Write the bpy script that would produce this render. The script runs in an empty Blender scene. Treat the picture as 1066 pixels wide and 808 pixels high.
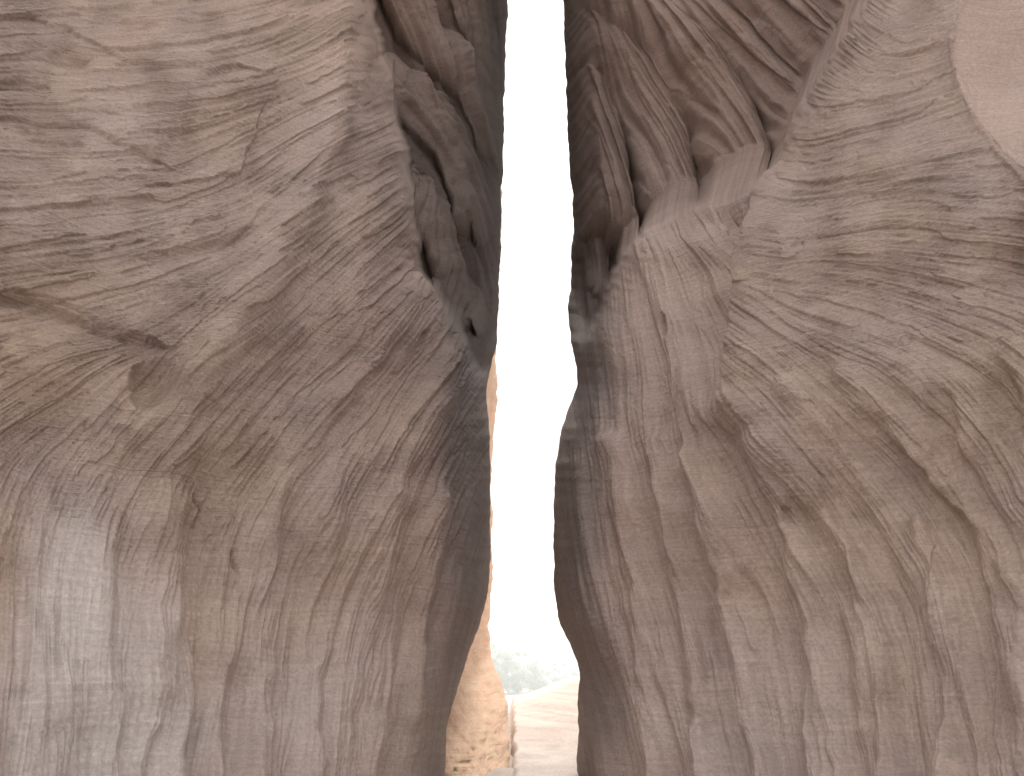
import bpy, math, numpy as np, random
from mathutils import Vector
rng=np.random.RandomState(7); random.seed(7)
scene=bpy.context.scene
F=800.0; PITCH=math.radians(20.0); CAMZ=1.6
ca,sa=math.cos(PITCH),math.sin(PITCH)
def pixel_to_world(px,py,D):
    """image pixel coordinates -> world point at forward distance D"""
    X=(px-533.0)/F; Y=-(py-404.0)/F  # image pixels back-projected through the camera at a chosen depth
    fw=ca-Y*sa
    return np.stack([D*X/fw, D+0*X, CAMZ+D*(sa+Y*ca)/fw],-1)

# ---------------------------------------------------------------- noise
_perm=[np.random.RandomState(s).permutation(512) for s in range(64)]
def gn(x,y,seed=0):
    p=_perm[seed%64]
    xi=np.floor(x).astype(int); yi=np.floor(y).astype(int)
    fx=x-xi; fy=y-yi
    def g(ix,iy,dx,dy):
        h=p[(p[ix&511]+iy)&511]*(2*math.pi/512.0)
        return np.cos(h)*dx+np.sin(h)*dy
    u=fx*fx*fx*(fx*(fx*6-15)+10); v=fy*fy*fy*(fy*(fy*6-15)+10)
    a=g(xi,yi,fx,fy); b=g(xi+1,yi,fx-1,fy); c=g(xi,yi+1,fx,fy-1); d=g(xi+1,yi+1,fx-1,fy-1)
    return ((a+(b-a)*u)+((c+(d-c)*u)-(a+(b-a)*u))*v)*1.6
def fbm(x,y,seed=0,o=4,g=0.5):
    r=0;a=1
    for i in range(o):
        r=r+a*gn(x*(2**i)+i*17.3,y*(2**i)+i*9.1,seed+i); a*=g
    return r
def sstep(a,b,x):
    t=np.clip((x-a)/(b-a),0,1); return t*t*(3-2*t)
def bil(img,x,y):
    h,w=img.shape
    x=np.clip(x,0,w-1.001); y=np.clip(y,0,h-1.001)
    xi=x.astype(int); yi=y.astype(int); fx=x-xi; fy=y-yi
    return (img[yi,xi]*(1-fx)+img[yi,xi+1]*fx)*(1-fy)+(img[yi+1,xi]*(1-fx)+img[yi+1,xi+1]*fx)*fy
def lic(c2,s2,img,L):
    h,w=img.shape
    yy,xx=np.mgrid[0:h,0:w].astype(float)
    acc=img.copy(); ws=1.0
    th=0.5*np.arctan2(s2,c2)
    vx0=np.cos(th); vy0=np.sin(th)
    for sg in (1,-1):
        x=xx.copy(); y=yy.copy(); pvx=vx0*sg; pvy=vy0*sg
        for k in range(1,L+1):
            xi=np.clip(np.rint(x),0,w-1).astype(int); yi=np.clip(np.rint(y),0,h-1).astype(int)
            vx=vx0[yi,xi]; vy=vy0[yi,xi]
            f=np.where(vx*pvx+vy*pvy<0,-1.0,1.0); vx=vx*f; vy=vy*f
            x=x+vx; y=y+vy; pvx=vx; pvy=vy
            wt=0.5+0.5*math.cos(math.pi*k/(L+1))
            acc+=wt*bil(img,x,y); ws+=wt
    acc=acc/ws
    acc-=acc.mean(); return acc/acc.std()
def seg_dist(px,py,pts,closed=False):
    d=np.full(px.shape,1e9); side=np.zeros(px.shape)
    n=len(pts); rngn=n if closed else n-1
    for i in range(rngn):
        ax,ay=pts[i]; bx,by=pts[(i+1)%n]
        ex,ey=bx-ax,by-ay
        t=np.clip(((px-ax)*ex+(py-ay)*ey)/(ex*ex+ey*ey),0,1)
        dx=px-ax-t*ex; dy=py-ay-t*ey
        dd=np.sqrt(dx*dx+dy*dy)
        cr=np.sign(ex*(py-ay)-ey*(px-ax))
        m=dd<d; side=np.where(m,cr,side); d=np.where(m,dd,d)
    return d,side
def smooth_poly(pts,n=3):
    """Chaikin rounding of an outline"""
    for _ in range(n):
        q=[]
        for i in range(len(pts)):
            a=pts[i]; b=pts[(i+1)%len(pts)]
            q.append((a[0]*.75+b[0]*.25,a[1]*.75+b[1]*.25)); q.append((a[0]*.25+b[0]*.75,a[1]*.25+b[1]*.75))
        pts=q
    return pts
def smooth_line(pts,n=2):
    for _ in range(n):
        q=[pts[0]]
        for a,b in zip(pts[:-1],pts[1:]):
            q.append((a[0]*.75+b[0]*.25,a[1]*.75+b[1]*.25)); q.append((a[0]*.25+b[0]*.75,a[1]*.25+b[1]*.75))
        q.append(pts[-1]); pts=q
    return pts
def poly_sd(px,py,pts):
    d,_=seg_dist(px,py,pts,True)
    ins=np.zeros(px.shape,bool); n=len(pts)
    for i in range(n):
        ax,ay=pts[i]; bx,by=pts[(i+1)%n]
        if ay==by: continue
        c=((ay>py)!=(by>py))&(px<(bx-ax)*(py-ay)/(by-ay)+ax)
        ins^=c
    return np.where(ins,d,-d)   # positive inside
def near(px,py,pts,pad):
    xs=[p[0] for p in pts]; ys=[p[1] for p in pts]
    return (px>min(xs)-pad)&(px<max(xs)+pad)&(py>min(ys)-pad)&(py<max(ys)+pad)
def cubic_table(xs,ys,T,px,py):
    xs=np.array(xs,float); ys=np.array(ys,float); T=np.array(T,float)
    def idx(a,v):
        i=np.clip(np.searchsorted(a,v)-1,0,len(a)-2); t=np.clip((v-a[i])/(a[i+1]-a[i]),0,1); return i,t
    ix,tx=idx(xs,px); iy,ty=idx(ys,py)
    def cr(p0,p1,p2,p3,t):
        return 0.5*(2*p1+(p2-p0)*t+(2*p0-5*p1+4*p2-p3)*t*t+(3*p1-p0-3*p2+p3)*t**3)
    nx=len(xs); ny=len(ys)
    rows=[]
    for dy in (-1,0,1,2):
        j=np.clip(iy+dy,0,ny-1)
        rows.append(cr(*[T[j,np.clip(ix+dx,0,nx-1)] for dx in (-1,0,1,2)],tx))
    return cr(*rows,ty)

# ---------------------------------------------------------------- mesh from grid
def grid_mesh(name,P,cols=None,attr=None,flip=False):
    h,w=P.shape[:2]
    me=bpy.data.meshes.new(name)
    me.vertices.add(h*w); me.vertices.foreach_set("co",P.reshape(-1).astype(np.float32))
    i=np.arange(h*w).reshape(h,w)
    q=np.stack([i[:-1,:-1],i[1:,:-1],i[1:,1:],i[:-1,1:]],-1).reshape(-1,4)
    if flip: q=q[:,::-1]
    n=len(q)
    me.loops.add(n*4); me.loops.foreach_set("vertex_index",q.reshape(-1).astype(np.int32))
    me.polygons.add(n); me.polygons.foreach_set("loop_start",(np.arange(n)*4).astype(np.int32))
    try: me.polygons.foreach_set("loop_total",np.full(n,4,np.int32))
    except Exception: pass
    me.update(calc_edges=True)
    me.polygons.foreach_set("use_smooth",np.ones(n,bool))
    if cols is not None:
        a=me.color_attributes.new("stone_tint","FLOAT_COLOR","POINT")
        if cols.shape[-1]==3: cols=np.concatenate([cols,np.ones(cols.shape[:2]+(1,))],-1)
        a.data.foreach_set("color",cols.reshape(-1).astype(np.float32))
    ob=bpy.data.objects.new(name,me); scene.collection.objects.link(ob)
    return ob

# ---------------------------------------------------------------- materials
def rock_material(name,grain=1.0,lam=1.0):
    m=bpy.data.materials.new(name); m.use_nodes=True
    nt=m.node_tree; N=nt.nodes; L=nt.links
    b=N["Principled BSDF"]; b.inputs["Roughness"].default_value=0.92
    b.inputs["Specular IOR Level"].default_value=0.15
    tc=N.new("ShaderNodeTexCoord")
    at=N.new("ShaderNodeAttribute"); at.attribute_name="stone_tint"; base=at.outputs["Color"]
    def noise(vec,sc,det,ro):
        n=N.new("ShaderNodeTexNoise"); n.inputs["Scale"].default_value=sc; n.inputs["Detail"].default_value=det; n.inputs["Roughness"].default_value=ro
        L.new(vec,n.inputs["Vector"]); return n
    def mrange(src,a,b_,c,d):
        mr=N.new("ShaderNodeMapRange"); mr.inputs[1].default_value=a; mr.inputs[2].default_value=b_; mr.inputs[3].default_value=c; mr.inputs[4].default_value=d
        L.new(src,mr.inputs[0]); return mr.outputs[0]
    def mul(a,b_):
        mu=N.new("ShaderNodeMath"); mu.operation="MULTIPLY"; L.new(a,mu.inputs[0]); L.new(b_,mu.inputs[1]); return mu.outputs[0]
    n1=noise(tc.outputs["Object"],26,6,0.8); n2=noise(tc.outputs["Object"],1.1,5,0.5)
    wv=noise(tc.outputs["Object"],0.35,2,0.5)
    sb=N.new("ShaderNodeVectorMath"); sb.operation="SUBTRACT"; L.new(wv.outputs["Color"],sb.inputs[0]); sb.inputs[1].default_value=(.5,.5,.5)
    sc=N.new("ShaderNodeVectorMath"); sc.operation="SCALE"; sc.inputs["Scale"].default_value=0.55; L.new(sb.outputs[0],sc.inputs[0])
    ad=N.new("ShaderNodeVectorMath"); ad.operation="ADD"; L.new(tc.outputs["Object"],ad.inputs[0]); L.new(sc.outputs[0],ad.inputs[1])
    mpn=N.new("ShaderNodeMapping"); mpn.inputs["Scale"].default_value=(0.6,0.6,34); mpn.inputs["Rotation"].default_value=(0.05,-0.08,0)
    L.new(ad.outputs[0],mpn.inputs["Vector"])
    l1=noise(mpn.outputs[0],1.0,5,0.7)
    c1=mrange(n1.outputs["Fac"],0.3,0.7,0.78,1.22); c2=mrange(n2.outputs["Fac"],0.3,0.7,0.93,1.07); c3=mrange(l1.outputs["Fac"],0.3,0.7,1-0.10*lam,1+0.10*lam)
    vm=N.new("ShaderNodeVectorMath"); vm.operation="SCALE"; L.new(base,vm.inputs[0]); L.new(mul(mul(c1,c2),c3),vm.inputs["Scale"])
    L.new(vm.outputs[0],b.inputs["Base Color"])
    n3=noise(tc.outputs["Object"],26,6,0.82)
    bp=N.new("ShaderNodeBump"); bp.inputs["Strength"].default_value=1.0; bp.inputs["Distance"].default_value=0.032*grain
    L.new(n3.outputs["Fac"],bp.inputs["Height"])
    bp2=N.new("ShaderNodeBump"); bp2.inputs["Distance"].default_value=0.085*lam
    L.new(at.outputs["Alpha"],bp2.inputs["Strength"])
    L.new(l1.outputs["Fac"],bp2.inputs["Height"]); L.new(bp.outputs[0],bp2.inputs["Normal"]); L.new(bp2.outputs[0],b.inputs["Normal"])
    return m
M_rock=rock_material("sandstone")

BROWN=np.array([0.485,0.364,0.316]); PALE=np.array([0.66,0.575,0.53]); ORNG=np.array([0.57,0.415,0.315])
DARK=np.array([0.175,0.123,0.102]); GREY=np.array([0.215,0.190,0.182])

def build_cliff(name,side,edge,xs,ys,T,flow,recess,convex,ridges,ribs,steps,hollows,flutemask,tints,far_px,seed):
    x0,x1=(-260,620) if side<0 else (500,1330)
    y0,y1=-320,1180
    def flowgrid(st):
        gx,gy=np.meshgrid(np.arange(x0,x1,st,dtype=float),np.arange(y0,y1,st,dtype=float))
        c=np.zeros(gx.shape); s=np.zeros(gx.shape); sw=np.zeros(gx.shape)
        for fx,fy,an in flow:
            w=1.0/(((gx-fx)**2+(gy-fy)**2)/2500.0+0.6)**1.6
            c+=w*math.cos(2*math.radians(an)); s+=w*math.sin(2*math.radians(an)); sw+=w
        coh=np.sqrt(c*c+s*s)/sw
        wob=0.08*fbm(gx/150,gy/150,seed+20,2)
        a=np.arctan2(s,c)+wob
        return gx,gy,np.cos(a),np.sin(a),coh
    def layer(st,wl,L,sd):
        gx,gy,c,s,_=flowgrid(st)
        img=gn(gx/wl,gy/wl,sd)+0.6*gn(gx/wl*1.9+5,gy/wl*1.9,sd+1)
        return st,lic(c,s,img,L)
    lay={'fine':layer(1,2.2,36,seed),'med':layer(2,4.5,30,seed+3),'coarse':layer(4,26,30,seed+6),'band':layer(2,8,56,seed+9),'bed':layer(4,16,34,seed+12)}
    lay['coh']=(4,flowgrid(4)[4])
    def S(k,px,py):
        st,im=lay[k]; return bil(im,(px-x0)/st,(py-y0)/st)
    rows=np.concatenate([np.linspace(-300,-10,90),np.linspace(-9,830,900),np.linspace(832,1160,70)])
    ex,ey=zip(*edge)
    yf=np.arange(-360,1220,1.0); ef=np.interp(yf,ey,ex)
    kk=np.exp(-(np.arange(-30,31)/10.0)**2); kk/=kk.sum()
    ef[30:-30]=np.convolve(ef,kk,'valid')
    e=np.interp(rows,yf,ef)+1.6*gn(rows/31,rows*0,seed+1)+0.7*gn(rows/9,rows*0+3,seed+2)
    W=55.0; R=2.6
    n_in=600; n_out=70
    ein=e+side*W
    brk=-12.0 if side<0 else 1078.0
    t_out=np.linspace(0,1,n_out)[:-1]; t_in=np.linspace(0,1,n_in)
    PX=np.concatenate([(far_px+(brk-far_px)*t_out)[None,:]*np.ones((len(rows),1)), brk+(ein[:,None]-brk)*t_in[None,:]],1)
    nmain=PX.shape[1]
    th=np.linspace(0,math.pi/2,90)[1:]
    PXr=ein[:,None]+(-side)*W*np.sin(th)[None,:]
    RD=R*(1-np.cos(th))
    PX=np.concatenate([PX,PXr],1)
    ADD=np.concatenate([np.zeros(nmain),RD])[None,:]*np.ones((len(rows),1))
    k=np.linspace(0,1,30)[1:]
    PXw=e[:,None]+side*(12*k+18*k*k)[None,:]
    PX=np.concatenate([PX,PXw],1)
    ADD=np.concatenate([ADD,(R+2.0*k**1.5)[None,:]*np.ones((len(rows),1))],1)
    PY=rows[:,None]*np.ones_like(PX)
    edist=np.abs(PX-e[:,None]); edist[:,-29:]=0
    D=cubic_table(xs,ys,T,PX,PY)
    rec_in=np.zeros_like(PX); calm=np.ones_like(PX)
    for poly,amt,wi,ro,wo in recess:
        poly=smooth_poly(poly,2)
        sd=poly_sd(PX+4*gn(PX/34,PY/34,seed+57)+1.6*gn(PX/9,PY/9,seed+56),PY+3*gn(PX/34,PY/34,seed+58)+1.5*gn(PX/10,PY/10,seed+59),poly)
        dd=amt(PX,PY) if callable(amt) else amt
        tt=np.clip(1+sd/wo,0,1)
        D=D+np.where(sd<0,ro*(1-np.sqrt(np.clip(1-tt*tt*0.98,0,1))),ro*0.86)*np.clip(dd,0,1)
        D=D+dd*sstep(0,wi,sd)
        rec_in=np.maximum(rec_in,sstep(0,wi,sd)*np.clip(dd,0,1))
        calm=np.minimum(calm,1-0.85*sstep(-5,-1,sd)*(1-sstep(wi,wi+12,sd)))
    facet=np.zeros_like(PX)-99
    for poly,slope,mx in convex:
        poly=smooth_poly(poly,2); sd=poly_sd(PX,PY,poly); D=D+np.minimum(np.clip(sd,0,None)*slope,mx); facet=sd
    D=D+ADD
    D=D+0.28*fbm(PX/170,PY/170,seed+30,2)
    P=pixel_to_world(PX,PY,D)
    du=np.gradient(P,axis=1); dv=np.gradient(P,axis=0)
    Nn=np.cross(du,dv); Nn/=np.linalg.norm(Nn,axis=-1,keepdims=True)+1e-9
    C=np.array([0,0,CAMZ]); sg=np.sign(np.sum(Nn*(C-P),-1))
    Nn*=np.median(sg)
    f=S('fine',PX,PY); m=S('med',PX,PY); c=S('coarse',PX,PY); bd=S('band',PX,PY); be=S('bed',PX,PY); coh=sstep(0.25,0.7,S('coh',PX,PY))
    fl=flutemask(PX,PY)
    smooth=sstep(0,2,facet)
    lip=1-0.75*np.exp(-(np.clip(-facet,0,None)/9)**2)*(facet<0)
    rough=(1-0.92*smooth)*(0.25+0.75*coh)*(1-0.5*rec_in)*lip
    pat=0.35+0.65*sstep(-0.25,0.5,fbm(PX/70,PY/55,seed+40,3))
    pat2=sstep(-0.1,0.5,fbm(PX/55,PY/40,seed+47,3))
    h=rough*(0.0055*f*pat + 0.0045*m*pat + 0.021*c*(0.18+1.4*fl) + 0.003*bd)
    h+=rough*0.009*(sstep(-0.08,0.08,bd+0.1*m)-0.5)*(0.1+0.9*pat2)
    # beds broken back to small ledges following the strata, crisp at their lips
    br=be*0.75+0.5*fbm(PX/70,PY/70,seed+31,4)+0.06*m
    h+=rough*0.026*(sstep(0.50,0.56,br)-0.5)*(1-0.85*fl)
    h+=rough*0.018*(sstep(-0.65,-0.58,br)-0.5)*(1-0.85*fl)
    h+=0.020*fbm(PX/60,PY/60,seed+33,4)*(1-0.6*smooth)
    h+=0.0034*fbm(PX/5,PY/5,seed+37,3)
    pit=gn(PX/15,PY/9,seed+44)+0.3*gn(PX/6,PY/5,seed+45)
    h-=0.010*sstep(0.60,0.75,pit)*rough*(1-0.7*fl)
    h+=rec_in*(0.03*bd+0.03*fbm(PX/30,PY/30,seed+39,3)+0.03*(sstep(0.1,0.2,c)-0.5))
    hr=np.zeros_like(PX)
    wx=PX+6*gn(PX/70,PY/70,seed+46)+1.5*gn(PX/16,PY/16,seed+21); wy=PY+6*gn(PX/70,PY/70,seed+36)+1.5*gn(PX/16,PY/16,seed+22)
    for pts,wd,amp in ribs:
        pts=smooth_line(pts,2)
        mk=near(PX,PY,pts,wd+10); d,sdn=seg_dist(wx[mk],wy[mk],pts)
        # one flank of every rib is steeper than the other
        dd_=np.where(sdn>0,d*1.35,d*0.85)
        hr[mk]=np.maximum(hr[mk],amp*np.clip(1-(dd_/wd)**2,0,1)**0.42)
    hr=hr*rec_in*sstep(0,25,edist)
    for pts,wd,amp in ridges:
        mk=near(PX,PY,pts,wd*3+8); x=PX[mk]; y=PY[mk]
        d,_=seg_dist(x+5*gn(x/30,y/30,seed+50),y+5*gn(x/30,y/30,seed+51),smooth_line(pts,2))
        h[mk]+=amp*np.exp(-(d/wd)**2)
    for st in steps:
        pts,wd,amp,reach=st[:4]
        mk=near(PX,PY,pts,reach*2.6+8); x=PX[mk]; y=PY[mk]
        d,sdn=seg_dist(x+5*gn(x/26,y/26,seed+52),y+5*gn(x/26,y/26,seed+53),pts)
        ww=st[4](x,y) if len(st)>4 else 1.0
        h[mk]+=amp*ww*np.where(sdn>0,1,0)*sstep(0,wd,d)*np.exp(-(d/reach)**2)
    for hx,hy,rx,ry,an,dp in hollows:
        rr=max(rx,ry)*1.4+10
        mk=near(PX,PY,[(hx,hy)],rr); x=PX[mk]; y=PY[mk]
        a=math.radians(an); ax_=x+3*gn(x/20,y/20,seed+54)-hx; ay_=y+3*gn(x/20,y/20,seed+55)-hy
        ux=(ax_*math.cos(a)+ay_*math.sin(a))/rx; uy=(-ax_*math.sin(a)+ay_*math.cos(a))/ry
        r=np.sqrt(ux*ux+uy*uy)
        inner=0.05+0.45*sstep(0.2,-0.6,uy)
        h[mk]-=dp*(1-sstep(inner,1.1,r))
    h*=(0.10+0.90*sstep(0,45,edist))*calm
    sc=np.clip(D,4,14)/8.0
    P=P+Nn*(h*sc)[...,None]
    P[...,1]-=hr*sc
    col=BROWN*np.ones(P.shape)
    def mix(colr,w):
        nonlocal col
        w=np.clip(w,0,1)[...,None]; col=col*(1-w)+colr*w
    big=fbm(PX/120,PY/90,seed+60,4)
    mix(ORNG,0.28*sstep(0.0,0.7,big))
    mix(PALE,0.15*sstep(0.1,0.8,-big))
    mix(PALE,0.12*sstep(560,800,PY))  # foot made paler: extra brightness put into the colour
    mix(GREY,(0.82-0.30*sstep(350,480,PY))*(1-sstep(12,80,edist)))  # grey beside the slot: shade painted into the stone colour
    mix(DARK,0.58*rec_in)  # recess shade painted in, on top of the real occlusion
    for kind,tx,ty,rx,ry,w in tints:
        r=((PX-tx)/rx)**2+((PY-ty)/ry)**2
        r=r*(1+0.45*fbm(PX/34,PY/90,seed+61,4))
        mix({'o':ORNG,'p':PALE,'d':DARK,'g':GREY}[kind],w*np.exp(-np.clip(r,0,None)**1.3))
    streak=(0.02*np.clip(bd,-1.5,1.5)+0.035*np.clip(f,-2,2)+0.025*np.clip(m,-2,2))*coh
    col=col*(1+streak[...,None]*np.array([1,1.02,1.03]))
    col=col*(1-0.45*rec_in*(1-np.clip(hr/0.4,0,1)))[...,None]  # painted shade in the grooves between the ribs
    mix(np.array([0.47,0.352,0.308]),0.95*smooth)
    col=np.clip(col,0.04,0.8)
    lamw=np.clip((0.5+0.5*pat)*(1-0.8*fl)*(1-0.9*smooth)*(1-0.6*rec_in),0,1)
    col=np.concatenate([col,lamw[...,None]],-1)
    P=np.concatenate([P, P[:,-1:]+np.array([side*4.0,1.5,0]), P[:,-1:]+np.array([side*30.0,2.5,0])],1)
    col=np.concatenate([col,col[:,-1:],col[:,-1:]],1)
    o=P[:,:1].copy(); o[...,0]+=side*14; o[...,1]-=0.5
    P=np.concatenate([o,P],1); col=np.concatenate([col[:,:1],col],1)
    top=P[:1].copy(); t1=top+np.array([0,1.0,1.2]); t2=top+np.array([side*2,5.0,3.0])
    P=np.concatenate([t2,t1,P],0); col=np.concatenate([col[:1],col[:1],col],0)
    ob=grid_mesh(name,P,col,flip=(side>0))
    ob.data.materials.append(M_rock)
    return ob

# ================================================================ cliff one
edgeL=[(540,-380),(528,0),(526,60),(525,120),(523,190),(521,260),(519,320),(515,370),(506,400),(509,440),(511,500),(511,560),(509,610),(503,640),(488,680),(476,720),(466,750),(463,808),(455,1240)]
xsL=[-260,0,130,260,380,460,520]
ysL=[-300,0,150,300,420,550,680,808,1150]
TL=[[6.5,8.6,9.6,10.3,11.4,12.3,13.2],
    [5.0,7.0,7.9,8.4,9.7,11.4,12.4],
    [4.6,6.4,7.2,7.7,9.4,11.1,12.3],
    [4.3,6.05,7.0,7.6,9.1,10.6,12.0],
    [4.2,5.85,6.8,7.55,8.9,10.3,11.7],
    [3.95,5.55,6.5,7.55,8.9,10.2,11.6],
    [3.7,5.15,6.05,7.45,8.9,10.3,11.8],
    [3.3,4.5,5.4,6.8,8.4,10.0,11.6],
    [2.8,3.8,4.6,5.8,7.4,9.2,11.0]]
flowL=[(0,50,-3),(80,60,-6),(200,80,-4),(330,60,-20),(400,150,-22),(345,150,-28),(60,130,3),(80,250,-3),(200,230,-12),(300,230,-35),(330,330,-42),(400,250,-38),
 (250,330,-40),(100,330,-8),(40,420,-30),(120,440,-50),(210,450,-50),(270,440,-48),(340,400,-42),(400,350,-50),(420,450,-58),(350,560,-62),(290,520,-60),(450,520,-66),(485,600,-76),
 (430,700,-84),(300,700,-88),(100,650,-90),(200,620,-85),(20,620,-90),(250,600,-75),(60,530,-70),(430,60,65),(460,150,55),(490,250,70),(510,80,88),(300,900,90),(100,900,90),(-150,300,0),(-150,600,-80),(200,-150,0)]
recL=[([(372,-330),(385,0),(400,60),(412,125),(426,185),(430,250),(431,278),(450,305),(474,336),(488,368),(500,402),(640,420),(640,-330)],
       lambda x,y: 3.3*sstep(415,320,y)*(0.55+0.45*sstep(-150,260,y)),7,1.3,36)]
ribL=[([(385,-80),(415,10),(450,60),(490,95),(515,150)],27,0.36),([(392,85),(432,118),(468,160),(490,230)],25,0.34),([(440,-130),(470,-30),(490,25),(515,70)],22,0.30),
      ([(410,190),(440,225),(462,280),(485,330)],21,0.28)]
ridL=[([(352,-40),(348,120),(292,260),(218,370),(188,440),(162,520),(160,640),(168,808),(170,1000)],24,0.24),
      ([(430,300),(380,380),(300,470),(250,560),(240,680)],26,0.13),([(470,380),(430,470),(370,560),(340,680)],22,0.10),([(260,100),(240,200),(160,300)],30,0.08),
      ([(95,530),(100,640),(110,808),(112,1000)],26,0.12),([(35,560),(38,680),(45,808),(45,1000)],16,0.07),
      ([(285,520),(262,700),(262,808),(262,900)],14,0.14),([(345,500),(318,690),(318,808),(318,900)],15,0.13),([(405,520),(376,702),(378,808),(378,900)],14,0.12),([(228,540),(212,700),(212,808),(212,900)],12,0.11),([(455,520),(428,680),(425,808),(425,900)],12,0.10),
      ([(200,518),(207,532),(203,548)],2.2,-0.06),([(238,578),(241,600),(237,622)],2.2,-0.05),([(-20,304),(20,306),(50,312),(95,328),(135,348)],2.2,-0.07)]
stpL=[([(-60,300),(0,304),(60,314),(120,343),(150,352)],4,-0.14,28),([(0,118),(90,128),(160,160)],4,-0.06,22),([(50,20),(140,60),(250,70)],4,-0.05,25),
      ([(180,190),(245,180),(262,140)],4,-0.07,30),([(175,262),(240,250),(300,190)],5,-0.05,30)]
holL=[(160,402,27,34,0,0.30),(120,440,16,26,30,0.06),(72,62,28,15,0,0.14),(30,365,42,30,5,0.05),(190,165,58,34,-20,0.08),(60,150,45,8,4,0.07),(135,25,40,9,5,0.06),
      (20,90,30,9,0,0.07),(440,355,7,12,0,0.07),(120,215,70,12,-5,0.05),(215,430,18,14,40,0.05),(128,455,12,16,0,0.05)]
def fluteL(x,y): return sstep(480,640,y)
tinL=[('p',68,610,48,90,0.75),('p',82,700,70,95,0.8),('p',85,820,100,120,0.8),('p',150,720,36,120,0.45),('o',20,380,85,70,0.85),('o',40,300,90,40,0.3),('o',0,590,24,80,0.5),('o',150,400,32,34,0.7),('p',330,200,80,120,0.2),
      ('o',250,490,70,50,0.45),('g',478,540,45,170,0.25),('g',450,400,45,50,0.25),('d',500,230,40,170,0.45),('g',460,200,70,160,0.4),('p',100,200,120,90,0.2),('o',200,640,45,110,0.2),('p',300,740,140,90,0.3)]  # 'd' and slot-side 'g' patches paint shade next to the gap
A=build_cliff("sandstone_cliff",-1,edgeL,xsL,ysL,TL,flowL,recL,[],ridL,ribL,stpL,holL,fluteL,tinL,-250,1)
A["label"]="tall brown layered sandstone cliff with pale grey water-stained foot"; A["category"]="cliff"

# ================================================================ cliff two
edgeR=[(576,-380),(586,0),(589,80),(592,150),(597,230),(594,290),(591,330),(597,365),(602,400),(592,425),(584,450),(577,495),(576,560),(578,620),(583,650),(597,675),(604,705),(601,750),(601,808),(604,1240)]
xsR=[560,620,700,790,880,980,1070,1330]
ysR=ysL
TR=[[12.8,12.4,11.6,10.6,9.6,8.8,8.4,7.0],
    [12.3,11.8,10.9,9.6,8.5,7.4,7.0,5.6],
    [12.0,11.4,10.3,9.1,7.6,6.9,6.3,5.0],
    [11.8,11.1,9.9,8.1,7.2,6.6,6.0,4.7],
    [11.7,10.9,9.6,7.9,7.1,6.6,6.0,4.6],
    [11.6,10.6,9.35,7.95,7.25,6.7,5.95,4.45],
    [11.5,10.3,9.1,8.0,7.2,6.4,5.6,4.15],
    [11.2,10.0,8.7,7.5,6.6,5.8,5.0,3.7],
    [10.8,9.5,8.0,6.6,5.7,4.9,4.2,3.1]]
flowR=[(620,300,85),(610,500,86),(650,550,78),(650,400,88),(640,700,75),(720,500,74),(750,600,68),(700,700,78),(800,700,80),(900,750,84),(1000,700,82),(1050,620,74),
 (820,260,-14),(900,150,-18),(980,90,-20),(870,210,-12),(900,330,12),(1000,250,2),(1000,340,18),(1040,420,50),(980,430,50),(900,450,38),(830,450,46),(850,550,56),(960,550,56),(1040,500,60),(760,450,66),(720,330,80),(790,360,30),
 (650,100,60),(610,100,86),(700,130,52),(780,60,45),(860,30,42),(740,190,60),(700,30,50),(680,210,75),(900,900,88),(700,900,85),(1200,300,10),(1200,600,60),(800,-120,50),(1000,-150,-10)]
recR=[([(540,-330),(990,-330),(912,-10),(884,28),(852,80),(824,130),(802,188),(760,205),(712,222),(672,238),(648,268),(632,305),(614,350),(608,400),(540,410)],
       lambda x,y: (0.9+2.4*sstep(-200,200,y))*(0.55+0.45*sstep(560,660,x))*sstep(375,270,y),9,1.2,36)]
cvR=[([(1000,-330),(1000,0),(988,62),(1008,120),(1075,190),(1340,330),(1340,-330)],0.006,0.8)]
ribR=[]
for i,x in enumerate([430,500,566,634,700,770,846]):
    k=[1.0,0.8,1.1,0.8,1.1,0.85,1.0][i]
    ribR.append(([(x-140,-260),(x-40,-90),(x+45,0),(x+118,70),(x+170,130),(x+190,230)],36*(0.85+0.15*k),0.75*k))
ribR+= [([(610,-60),(614,60),(620,140),(622,230),(618,300)],12,0.2)]
ridR=[([(1000,-20),(988,62),(1008,120),(1070,190)],4,0.03),
      ([(800,200),(782,260),(775,330),(765,420)],30,0.18),
      ([(795,470),(830,570),(855,660),(862,760),(862,900)],14,0.16),([(895,560),(925,680),(930,808),(930,900)],14,0.15),([(965,560),(998,700),(1000,808),(1000,900)],14,0.15),([(735,480),(785,660),(798,808),(800,900)],13,0.14),
      ([(690,460),(722,640),(742,808),(745,900)],12,0.15),([(640,460),(668,640),(692,808),(697,900)],12,0.15),
      ([(820,410),(900,490),(970,580),(1010,680),(1035,808),(1040,900)],16,0.16),([(880,390),(950,450),(1010,520),(1060,620),(1080,800)],15,0.14),([(780,420),(850,520),(905,620),(900,760)],14,0.14),([(720,400),(735,500),(770,600),(775,760)],16,0.11),([(940,380),(1010,450),(1060,530)],14,0.07)]
stpR=[([(1100,300),(980,300),(860,290),(790,300)],7,0.03,30),
      ([(806,165),(797,200),(783,240),(774,290),(768,350),(765,430)],5,-0.55,50,lambda x,y: sstep(440,330,y)*sstep(160,205,y))]
holR=[(985,450,20,62,-10,0.14),(1043,425,26,55,-12,0.18),(1010,560,16,50,-35,0.07),(690,338,5,14,0,0.12),(825,545,8,26,-25,0.04),(985,740,9,44,-5,0.06),(935,700,8,40,0,0.05),
      (740,690,7,50,-5,0.05),(680,650,8,60,-12,0.05)]
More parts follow.
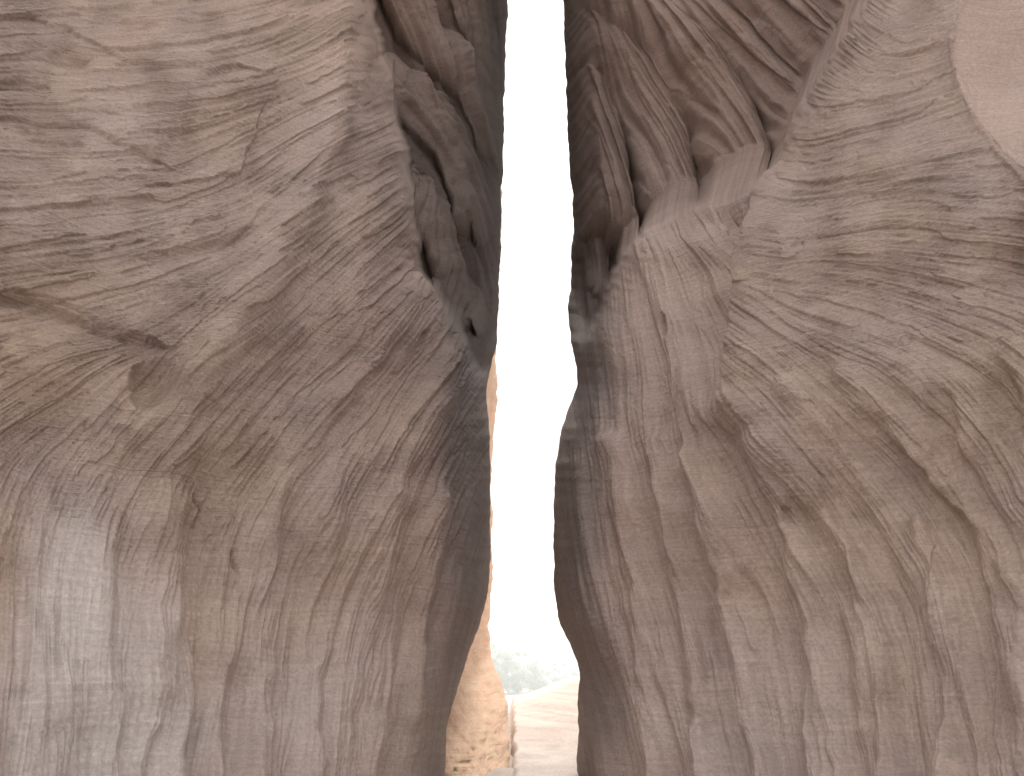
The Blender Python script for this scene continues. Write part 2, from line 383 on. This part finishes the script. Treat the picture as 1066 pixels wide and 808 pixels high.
def fluteR(x,y): return np.maximum(np.maximum(sstep(430,620,y),0.8*np.exp(-((x-930)/140)**2-((y-500)/110)**2)),0.8*sstep(770,700,x)*sstep(230,300,y))
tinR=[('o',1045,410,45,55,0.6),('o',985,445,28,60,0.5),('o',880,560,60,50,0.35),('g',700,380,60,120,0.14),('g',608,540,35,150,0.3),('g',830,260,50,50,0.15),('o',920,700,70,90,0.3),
      ('d',605,150,35,220,0.55),('o',1000,560,60,60,0.3),('p',900,380,120,40,0.15),('g',900,130,80,70,0.15),('g',980,190,50,50,0.2),('p',800,740,120,90,0.25)]  # 'd' and 'g' along the slot edge: painted shade of the turned face
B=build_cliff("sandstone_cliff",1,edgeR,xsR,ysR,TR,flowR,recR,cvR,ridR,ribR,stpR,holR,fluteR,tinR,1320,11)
B["label"]="rounded brown sandstone cliff with hollowed ribbed cave and fluted foot"; B["category"]="cliff"

# ================================================================ sunlit rock inside the slot
def outcrop(name,prof,D0,depth,tint,label,seed,cat="rock"):
    rows=np.linspace(prof[0][1],prof[-1][1],400)
    e=np.interp(rows,[p[1] for p in prof],[p[0] for p in prof])+1.2*gn(rows/9,rows*0,seed+9)+1.5*gn(rows/25,rows*0,seed+8)
    th=np.linspace(-0.3,math.pi/2,120)
    W=90
    PX=(e-W)[:,None]+W*np.sin(th)[None,:]; PY=rows[:,None]*np.ones_like(PX)
    D=D0+depth*(1-np.cos(th))[None,:]+0*PX
    k=np.linspace(0,1,20)[1:]
    PX=np.concatenate([PX,e[:,None]-(20*k)[None,:]],1); D=np.concatenate([D,D[:,-1:]+(5*k)[None,:]],1); PY=rows[:,None]*np.ones_like(PX)
    s=sstep(660,830,PY); D=D*(1-s)+s*(12.8+(D-D0)*0.25)
    P=pixel_to_world(PX,PY,D)
    h=0.14*fbm(PX/30,PY/40,seed,5)+0.04*gn(PX/12,PY/4,seed+3)+0.05*sstep(0,0.1,fbm(PX/14,PY/20,seed+2,3))
    P[...,1]+=-h; P[...,0]+=0.2*h
    c=np.array(tint)*(1+0.07*gn(PX/20,PY/5,seed+5)+0.08*fbm(PX/8,PY/10,seed+6,3))[...,None]
    c=np.clip(np.concatenate([c,0.5*np.ones(c.shape[:2]+(1,))],-1),0,0.97)
    ob=grid_mesh(name,P,c); ob.data.materials.append(M_rock); ob["label"]=label; ob["category"]=cat
    return ob
outcrop("rock_pinnacle",[(512,-60),(517,120),(520,180),(522,200),(521,260),(517,300),(516,370),(518,400),(514,450),(511,500),(513,600),(508,650),(511,680),(520,705),(529,740),(531,775),(530,808),(530,900)],17.5,6,(0.97,0.68,0.49),  # tint raised so the backlit rock reads as sunlit
        "orange weathered rock pinnacle standing beyond the slot",3)

# pale slab beyond the slot
def slab(name,x0,x1,y0,y1,zf,seed,label,tint,nx=220,ny=300):
    u,v=np.meshgrid(np.linspace(-1,1,nx),np.linspace(-1,1,ny))
    X=(x0+x1)/2+(x1-x0)/2*u; Y=(y0+y1)/2+(y1-y0)/2*v
    rim=np.minimum(1-np.abs(u),1-np.abs(v))
    z=zf(X,Y)
    z=z+0.07*fbm(X/3,Y/4.5,seed,3)
    z=z+0.022*(np.floor(z*9+0.5*gn(X/3,Y/3,seed+2))/9-z)*4
    z=z+0.006*fbm(X/0.3,Y/0.3,seed+4,3)
    z=z-0.5*(1-sstep(0,0.03,rim))
    P=np.stack([X+0.05*fbm(Y/1.2,X/5,seed+9,3),Y,z],-1)
    c=np.array(tint)*(1+0.04*fbm(X/1.5,Y/0.6,seed+5,3)+0.09*gn(z*14,X*0.3,seed+8)+0.06*gn(z*33,X*0.5,seed+8))[...,None]
    c=np.clip(np.concatenate([c,0.2*np.ones(c.shape[:2]+(1,))],-1),0,0.97)
    ob=grid_mesh(name,P,c,flip=True); ob.data.materials.append(M_rock); ob["label"]=label; ob["category"]="rock"
slab("rock_slab",-0.06,9,8,32,lambda X,Y:0.12+1.18*sstep(12,27,Y)*(0.4+0.6*sstep(0.0,2.6,X)),21,"pale pink layered sandstone slab in open daylight",(0.89,0.78,0.71))

# ground
n=240
u=np.linspace(-1,1,n); gx,gy=np.meshgrid(np.sign(u)*abs(u)**3*1500,np.sign(u)*abs(u)**3*1500+15)
gz=0.10*fbm(gx/3,gy/3,5,4)*np.exp(-(abs(gy-15)/200)**2)
gc=np.array([0.64,0.56,0.50])*(1+0.12*fbm(gx/1.7,gy/1.7,9,4))[...,None]
gc=np.concatenate([gc,0.1*np.ones(gc.shape[:2]+(1,))],-1)
g=grid_mesh("ground",np.stack([gx,gy,gz-0.05],-1),gc,flip=True); g.data.materials.append(M_rock); g["kind"]="structure"

# ---------------------------------------------------------------- trees
def leaf_mat(name,c,trans):
    m=bpy.data.materials.new(name); m.use_nodes=True; nt=m.node_tree; b=nt.nodes["Principled BSDF"]
    b.inputs["Roughness"].default_value=0.8
    tc=nt.nodes.new("ShaderNodeTexCoord"); nn=nt.nodes.new("ShaderNodeTexNoise"); nn.inputs["Scale"].default_value=2.0
    cr=nt.nodes.new("ShaderNodeValToRGB"); cr.color_ramp.elements[0].position=0.35; cr.color_ramp.elements[1].position=0.65
    cr.color_ramp.elements[0].color=(*[k*0.85 for k in c],1); cr.color_ramp.elements[1].color=(*[k*1.15 for k in c],1)
    nt.links.new(tc.outputs["Object"],nn.inputs["Vector"]); nt.links.new(nn.outputs["Fac"],cr.inputs[0]); nt.links.new(cr.outputs[0],b.inputs["Base Color"])
    if trans:
        t=nt.nodes.new("ShaderNodeBsdfTranslucent"); nt.links.new(cr.outputs[0],t.inputs[0])
        mx=nt.nodes.new("ShaderNodeMixShader"); mx.inputs[0].default_value=0.5
        nt.links.new(b.outputs[0],mx.inputs[1]); nt.links.new(t.outputs[0],mx.inputs[2]); nt.links.new(mx.outputs[0],nt.nodes["Material Output"].inputs[0])
    return m
M_leaf=leaf_mat("haze_paled_foliage",(0.42,0.47,0.33),True); M_bark=leaf_mat("bark",(0.4,0.38,0.35),False)  # leaf colour paled to imitate distance haze
def acacia(x,y,hgt,wid,seed,label):
    r=np.random.RandomState(seed)
    emp=bpy.data.objects.new("desert_tree",None); emp.location=(x,y,0); scene.collection.objects.link(emp)
    emp["label"]=label; emp["category"]="tree"; emp["group"]="desert trees beyond the cliffs"
    vs=[];fs=[]
    def limb(a,b,ra,rb):
        a=np.array(a,float);b=np.array(b,float); d=b-a; d/=np.linalg.norm(d)
        s=np.cross(d,[0.3,0.9,0.1]); s/=np.linalg.norm(s); t=np.cross(d,s); k=len(vs)
        for p,rr in ((a,ra),(b,rb)):
            for i in range(6):
                an=i*math.pi/3; vs.append(tuple(p+rr*(s*math.cos(an)+t*math.sin(an))))
        for i in range(6): j=(i+1)%6; fs.append((k+i,k+j,k+6+j,k+6+i))
    limb((0,0,-0.2),(0.1,0,hgt*0.3),0.16,0.11)
    for i in range(7):
        an=r.uniform(0,6.28); rr=r.uniform(.3,.8)*wid/2
        tp=(rr*math.cos(an),rr*math.sin(an),hgt*r.uniform(.5,.85)); limb((0.1,0,hgt*0.28),tp,0.08,0.02)
    me=bpy.data.meshes.new("trunk"); me.from_pydata(vs,[],fs); tr=bpy.data.objects.new("trunk",me); me.materials.append(M_bark)
    scene.collection.objects.link(tr); tr.parent=emp
    V=[];Fc=[]
    for cl in range(60):
        an=r.uniform(0,6.28); q=math.sqrt(r.uniform(0,1)); cx=q*wid/2*math.cos(an); cy=q*wid/2*math.sin(an)
        cz=hgt*(0.04+0.95*r.uniform(0,1)*math.sqrt(max(0.05,1-q*q))); cs=r.uniform(.25,.5)*hgt/3.5
        for l in range(130):
            p=np.array([cx,cy,cz])+r.normal(0,cs*0.55,3)*[1,1,.7]
            a=r.normal(0,1,3);a/=np.linalg.norm(a); b=np.cross(a,r.normal(0,1,3)); b/=np.linalg.norm(b); s=r.uniform(.04,.10)
            k=len(V); V+= [tuple(p-a*s),tuple(p+b*s*.6),tuple(p+a*s),tuple(p-b*s*.6)]; Fc.append((k,k+1,k+2,k+3))
    me=bpy.data.meshes.new("crown"); me.from_pydata(V,[],Fc); me.materials.append(M_leaf); cr=bpy.data.objects.new("crown",me)
    scene.collection.objects.link(cr); cr.parent=emp
for i,(px,D,hg,wd) in enumerate([(517,55,3.6,4.0),(537,57,3.1,4.2),(566,61,2.2,4.6),(592,64,2.1,4.0)]):
    X=D*(px-533)/F/0.83
    acacia(X,D,hg,wd,40+i,"pale green desert tree fading in haze" if i%2==0 else "low spreading grey-green desert tree in haze")

# thin dust haze lying beyond the cliffs, with added glow for scattered daylight
def box(name,lo,hi):
    vs=[(x,y,z) for x in (lo[0],hi[0]) for y in (lo[1],hi[1]) for z in (lo[2],hi[2])]
    fs=[(0,1,3,2),(4,6,7,5),(0,4,5,1),(2,3,7,6),(0,2,6,4),(1,5,7,3)]
    me=bpy.data.meshes.new(name); me.from_pydata(vs,[],fs); ob=bpy.data.objects.new(name,me); scene.collection.objects.link(ob); return ob
hz=box("haze",(-60,34,-1),(60,82,9)); hz["kind"]="structure"
m=bpy.data.materials.new("glowing_dust_haze"); m.use_nodes=True; nt=m.node_tree; nt.nodes.remove(nt.nodes["Principled BSDF"])
DEN=0.034
vs_=nt.nodes.new("ShaderNodeVolumeScatter"); vs_.inputs["Density"].default_value=DEN; vs_.inputs["Color"].default_value=(1,0.99,0.96,1); vs_.inputs["Anisotropy"].default_value=0.4
em=nt.nodes.new("ShaderNodeEmission"); em.inputs["Strength"].default_value=DEN*0.62; em.inputs["Color"].default_value=(1,1,0.98,1)  # emission added to brighten the haze, not a lamp
adn=nt.nodes.new("ShaderNodeAddShader"); nt.links.new(vs_.outputs[0],adn.inputs[0]); nt.links.new(em.outputs[0],adn.inputs[1])
nt.links.new(adn.outputs[0],nt.nodes["Material Output"].inputs["Volume"]); hz.data.materials.append(m)

# ---------------------------------------------------------------- light
w=bpy.data.worlds.new("World"); scene.world=w; w.use_nodes=True; nt=w.node_tree
bg=nt.nodes["Background"]; sky=nt.nodes.new("ShaderNodeTexSky"); sky.sky_type='NISHITA'; sky.sun_disc=False
EL,AZ=math.radians(52),math.radians(3)
sky.sun_elevation=EL; sky.sun_rotation=AZ; sky.dust_density=5; sky.air_density=1.0
tc=nt.nodes.new("ShaderNodeTexCoord"); sx=nt.nodes.new("ShaderNodeSeparateXYZ"); nt.links.new(tc.outputs["Generated"],sx.inputs[0])
mp=nt.nodes.new("ShaderNodeMapRange"); mp.inputs[1].default_value=0.0; mp.inputs[2].default_value=0.9; mp.inputs[3].default_value=9.8; mp.inputs[4].default_value=14.0
nt.links.new(sx.outputs[2],mp.inputs[0])
cb=nt.nodes.new("ShaderNodeCombineColor")
for i in range(3): nt.links.new(mp.outputs[0],cb.inputs[i])
mx=nt.nodes.new("ShaderNodeMix"); mx.data_type='RGBA'; mx.inputs[0].default_value=0.94
nt.links.new(sky.outputs[0],mx.inputs[6]); nt.links.new(cb.outputs[0],mx.inputs[7]); nt.links.new(mx.outputs[2],bg.inputs["Color"]); bg.inputs["Strength"].default_value=0.128
sd=bpy.data.lights.new("sun","SUN"); sd.energy=3.0; sd.angle=math.radians(3); sd.color=(1,0.95,0.88)
so=bpy.data.objects.new("sun",sd); scene.collection.objects.link(so)
dirv=Vector((math.sin(AZ)*math.cos(EL),math.cos(AZ)*math.cos(EL),math.sin(EL)))
so.rotation_euler=dirv.to_track_quat('Z','Y').to_euler()

cam=bpy.data.cameras.new("camera"); co=bpy.data.objects.new("camera",cam); scene.collection.objects.link(co)
cam.sensor_width=36; cam.lens=36*F/1066; cam.clip_end=5000; cam.clip_start=0.05
co.location=(0,0,CAMZ); co.rotation_euler=(math.radians(90)+PITCH,0,0)
scene.camera=co
scene.view_settings.view_transform='Standard'; scene.view_settings.look='None'; scene.view_settings.exposure=0
